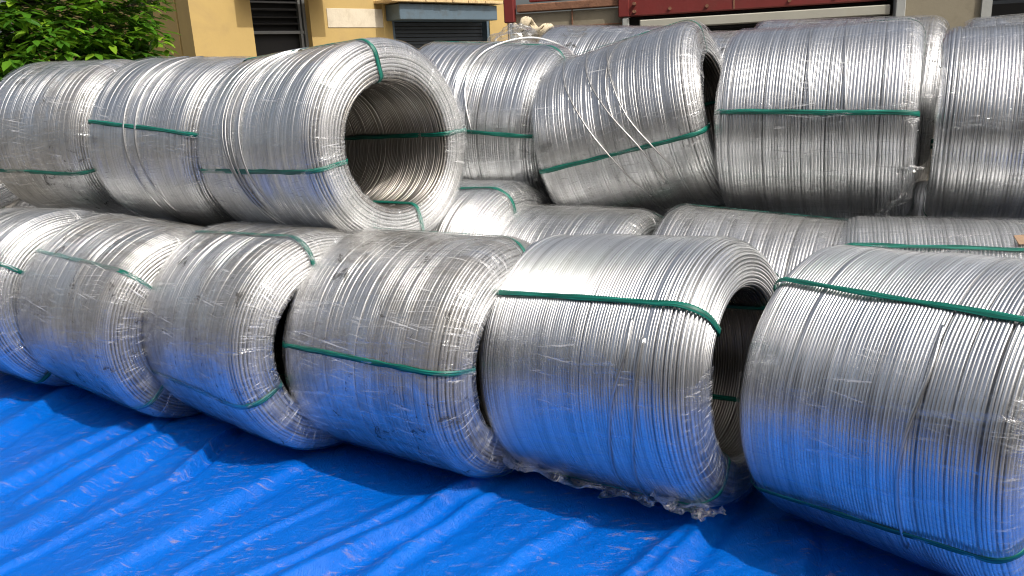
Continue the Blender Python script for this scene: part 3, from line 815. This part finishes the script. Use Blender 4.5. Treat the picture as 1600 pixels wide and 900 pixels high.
MB().box(-0.15, 2.2, 0.12, 2.2, 1.95, 2.085).build('underbody_floor', M_dark, tk)
MB().box(-1.20, -0.16, -0.02, 0.12, 2.195, 2.265, bev=0.006).build('rusty_beam', M_rust, tk)
MB().box(-1.24, -0.16, 0.03, 0.09, 1.55, 2.18).build('tail_panel', M_beige, tk)
MB().box(-1.24, -0.16, 0.01, 0.03, 2.03, 2.04).box(-.66, -.65, 0.01, 0.03, 1.55, 2.2).build('panel_rib', M_rust, tk)
MB().box(-1.08, -0.20, 0.03, 0.1, 2.285, 2.8, bev=0.006).build('upper_panel', M_red, tk)
for x0, x1 in ((-1.32, -1.22), (-0.20, -0.10)):
    MB().box(x0, x1, -0.06, 0.06, 2.10 if x0 < -1 else 2.085, 2.8, bev=0.008).build('corner_post', M_red, tk)
MB().box(-0.165, -0.105, -0.05, 0.05, 1.7, 2.075, bev=0.006).build('lower_post', M_grey, tk)
MB().box(-1.27, -1.22, -0.04, 0.05, 1.6, 2.09, bev=0.006).build('lower_post', M_grey, tk)
for x in (-0.6, 1.5):
    for y in (0.45, 2.05):
        tt_ = MB(); prof_ = [(-.13, .30), (-.13, .46), (-.10, .50), (.10, .50), (.13, .46), (.13, .30)]
        nV = len(tt_.V)
        for j in range(28):
            a = 2 * math.pi * j / 28
            for (yy, r_) in prof_: tt_.V.append((x + r_ * math.cos(a), y + yy, .5 - .03 + r_ * math.sin(a)))
        for j in range(28):
            for k in range(6):
                tt_.F.append([j * 6 + k, ((j + 1) % 28) * 6 + k, ((j + 1) % 28) * 6 + (k + 1) % 6, j * 6 + (k + 1) % 6])
        wh = tt_.build('wheel', M_tyre, tk, True)
        MB().tube([(x, y - .08, .47), (x, y + .08, .47)], .30, 20).build('rim', M_grey, wh)

# ------------------------------------------------------------------ shed at the right
sd2 = empty('shed', (1.35, 8.0, 0), 'beige shed wall with a grey corner post and dark doorway at the top right', 'shed', None, (0, 0, -R_(14)))
MB().box(2.235, 2.315, -0.10, 0.02, 0, 3.5, bev=0.006).build('corner_post', M_grey, sd2)
MB().box(2.32, 2.94, 0.0, 0.12, 0, 3.5).build('wall', M_beige, sd2)
MB().box(2.94, 3.02, -0.03, 0.10, 0, 3.5).build('door_jamb', M_grey, sd2)
MB().box(3.03, 7.0, 0.9, 1.0, 0, 3.5).box(6.9, 7.0, -.1, .9, 0, 3.5).build('doorway', M_dark, sd2)
MB().box(3.03, 6.9, 0.5, .56, 2.02, 2.05).build('door_rail', M_shut, sd2)
MB().box(2.2, 7.1, -0.3, 4.0, 3.5, 3.6).build('roof', M_grey, sd2)
MB().box(2.32, 2.42, .13, 4.0, 0, 3.5).build('side_wall', M_beige, sd2)

# ------------------------------------------------------------------ tree
t = NT('glossy green leaf')
at = t.new('ShaderNodeAttribute', attribute_name='tone')
colr = t.new('ShaderNodeValToRGB'); e = colr.color_ramp.elements
e[0].position = 0; e[0].color = (0.03, 0.10, 0.010, 1); e[1].position = 1; e[1].color = (0.27, 0.45, 0.03, 1)
x_ = e.new(0.6); x_.color = (0.070, 0.20, 0.014, 1)
t.l(at.outputs['Fac'], colr.inputs[0])
t.setb(Base_Color=colr.outputs[0], Roughness=0.38)
tl = t.new('ShaderNodeBsdfTranslucent'); t.l(t.mix(0.5, colr.outputs[0], (0.20, 0.38, 0.02)), tl.inputs['Color'])
ms = t.new('ShaderNodeMixShader'); ms.inputs[0].default_value = 0.28
t.l(t.b.outputs[0], ms.inputs[1]); t.l(tl.outputs[0], ms.inputs[2]); t.l(ms.outputs[0], t.out.inputs[0])
M_leaf = t.m
M_bark = mat_simple('bark', (0.10, 0.075, 0.05), 0.9, 0, 0.3, 14, 0.5)
tree = empty('tree', (-4.75, 8.3, 0), 'leafy green tree with glossy drooping leaves in the top left corner', 'tree')
random.seed(12)
rg = np.random.RandomState(12)
tb = MB()
tb.tube([(0, 0, 0), (.05, .02, .6), (-.04, 0, 1.2), (.03, .05, 2.0), (0, 0, 3.0)], [.11, .09, .075, .055, .02], 10)
tips = []
for k in range(60):
    a = random.random() * 2 * math.pi; z0 = random.uniform(.5, 2.9)
    Lb = random.uniform(.8, 1.55); dz = random.uniform(-.1, .6)
    P_ = [(0, 0, z0), (Lb * .5 * math.cos(a), Lb * .5 * math.sin(a), z0 + dz * .7), (Lb * math.cos(a + .2), Lb * math.sin(a + .2), z0 + dz)]
    tb.tube(P_, [.025, .015, .005], 5)
tb.build('trunk', M_bark, tree, True)
leafV, leafF, tone = [], [], []
base = np.array([(0, 0, 0), (.35, .20, .03), (.35, -.20, .03), (.7, .15, .01), (.7, -.15, .01), (1, 0, -.08), (.35, 0, -.03), (.7, 0, -.05)])
lf = [(0, 6, 1), (0, 2, 6), (6, 7, 3, 1), (2, 4, 7, 6), (7, 5, 3), (4, 5, 7)]
n_ros = 2300
for k in range(n_ros):
    # points in an uneven crown shell, fuller towards the outside
    th_ = rg.rand() * 2 * np.pi; cz = rg.rand() * 2 - 1
    d_ = np.array([math.sqrt(1 - cz * cz) * math.cos(th_), math.sqrt(1 - cz * cz) * math.sin(th_), cz])
    rad = 1 + .16 * float(noise2(d_[0] * 3 + 9, d_[1] * 3 + d_[2] * 4, 51)) + .08 * float(noise2(d_[0] * 8 + 9, d_[2] * 8, 52))
    s__ = (rg.rand() ** 0.28) * rad
    pos = np.array([1.45, 1.4, 1.6]) * d_ * s__ + np.array([0, 0, 2.2])
    if pos[2] < .35: continue
    nl = rg.randint(5, 8); a0 = rg.rand() * 6.28
    outw = d_ * .6 + np.array([0, 0, .25]); rt_ = rg.rand()
    for j in range(nl):
        a = a0 + j * 2.4; 
        dirn = np.array([math.cos(a), math.sin(a), -.35 + rg.rand() * .5]) + outw * .8 + (rg.rand(3) - .5) * .5
        dirn /= np.linalg.norm(dirn)
        dirn[2] -= .35; dirn /= np.linalg.norm(dirn)
        side = np.cross(dirn, [0, 0, 1.0]) + (rg.rand(3) - .5) * .7; side -= dirn * (side @ dirn); side /= np.linalg.norm(side)
        nv = np.cross(side, dirn)
        Ls = rg.uniform(.12, .20)
        n0 = len(leafV)
        st = pos + dirn * .02 + (rg.rand(3) - .5) * .06
        for b in base * Ls: leafV.append(st + dirn * b[0] + side * b[1] * .95 + nv * b[2])
        for f_ in lf: leafF.append([n0 + q_ for q_ in f_])
        tone += [float(np.clip(rt_ * .6 + rg.rand() * .5, 0, 1))] * 8
lo = mesh_np('crown', leafV, leafF, M_leaf, True, {'tone': np.array(tone)})
link(lo, tree)
print('verts', sum(len(o.data.vertices) for o in scene.objects if o.type == 'MESH'))

# ------------------------------------------------------------------ unseen building added behind the camera, something dark for the metal to mirror
M_fac = mat_simple('weathered grey wall', (0.17, 0.155, 0.135), 0.9, 0, 0.25, 0.8, 0.2, (0.08, 0.07, 0.06), 0.5)
fw_ = empty('added_dark_building', (0, -9, 0), 'unseen grey brown building added behind the camera as a dark reflection for the coils', 'building')
MB().box(-24, 20, -8, 0, -.03, 7.4).build('wall', M_fac, fw_)
MB().box(-24.4, 20.4, -8.4, 0.5, 7.4, 7.6).build('roof', M_grey, fw_)
for i in range(10):
    wx_ = -21 + i * 4.2
    wi = MB().box(wx_, wx_ + 1.8, 0.0, 0.03, 1.1, 2.9).build('window', M_dark, fw_)
    MB().box(wx_ - .08, wx_ + 1.88, 0.0, 0.09, 1.0, 1.1).build('sill', M_grey, wi)
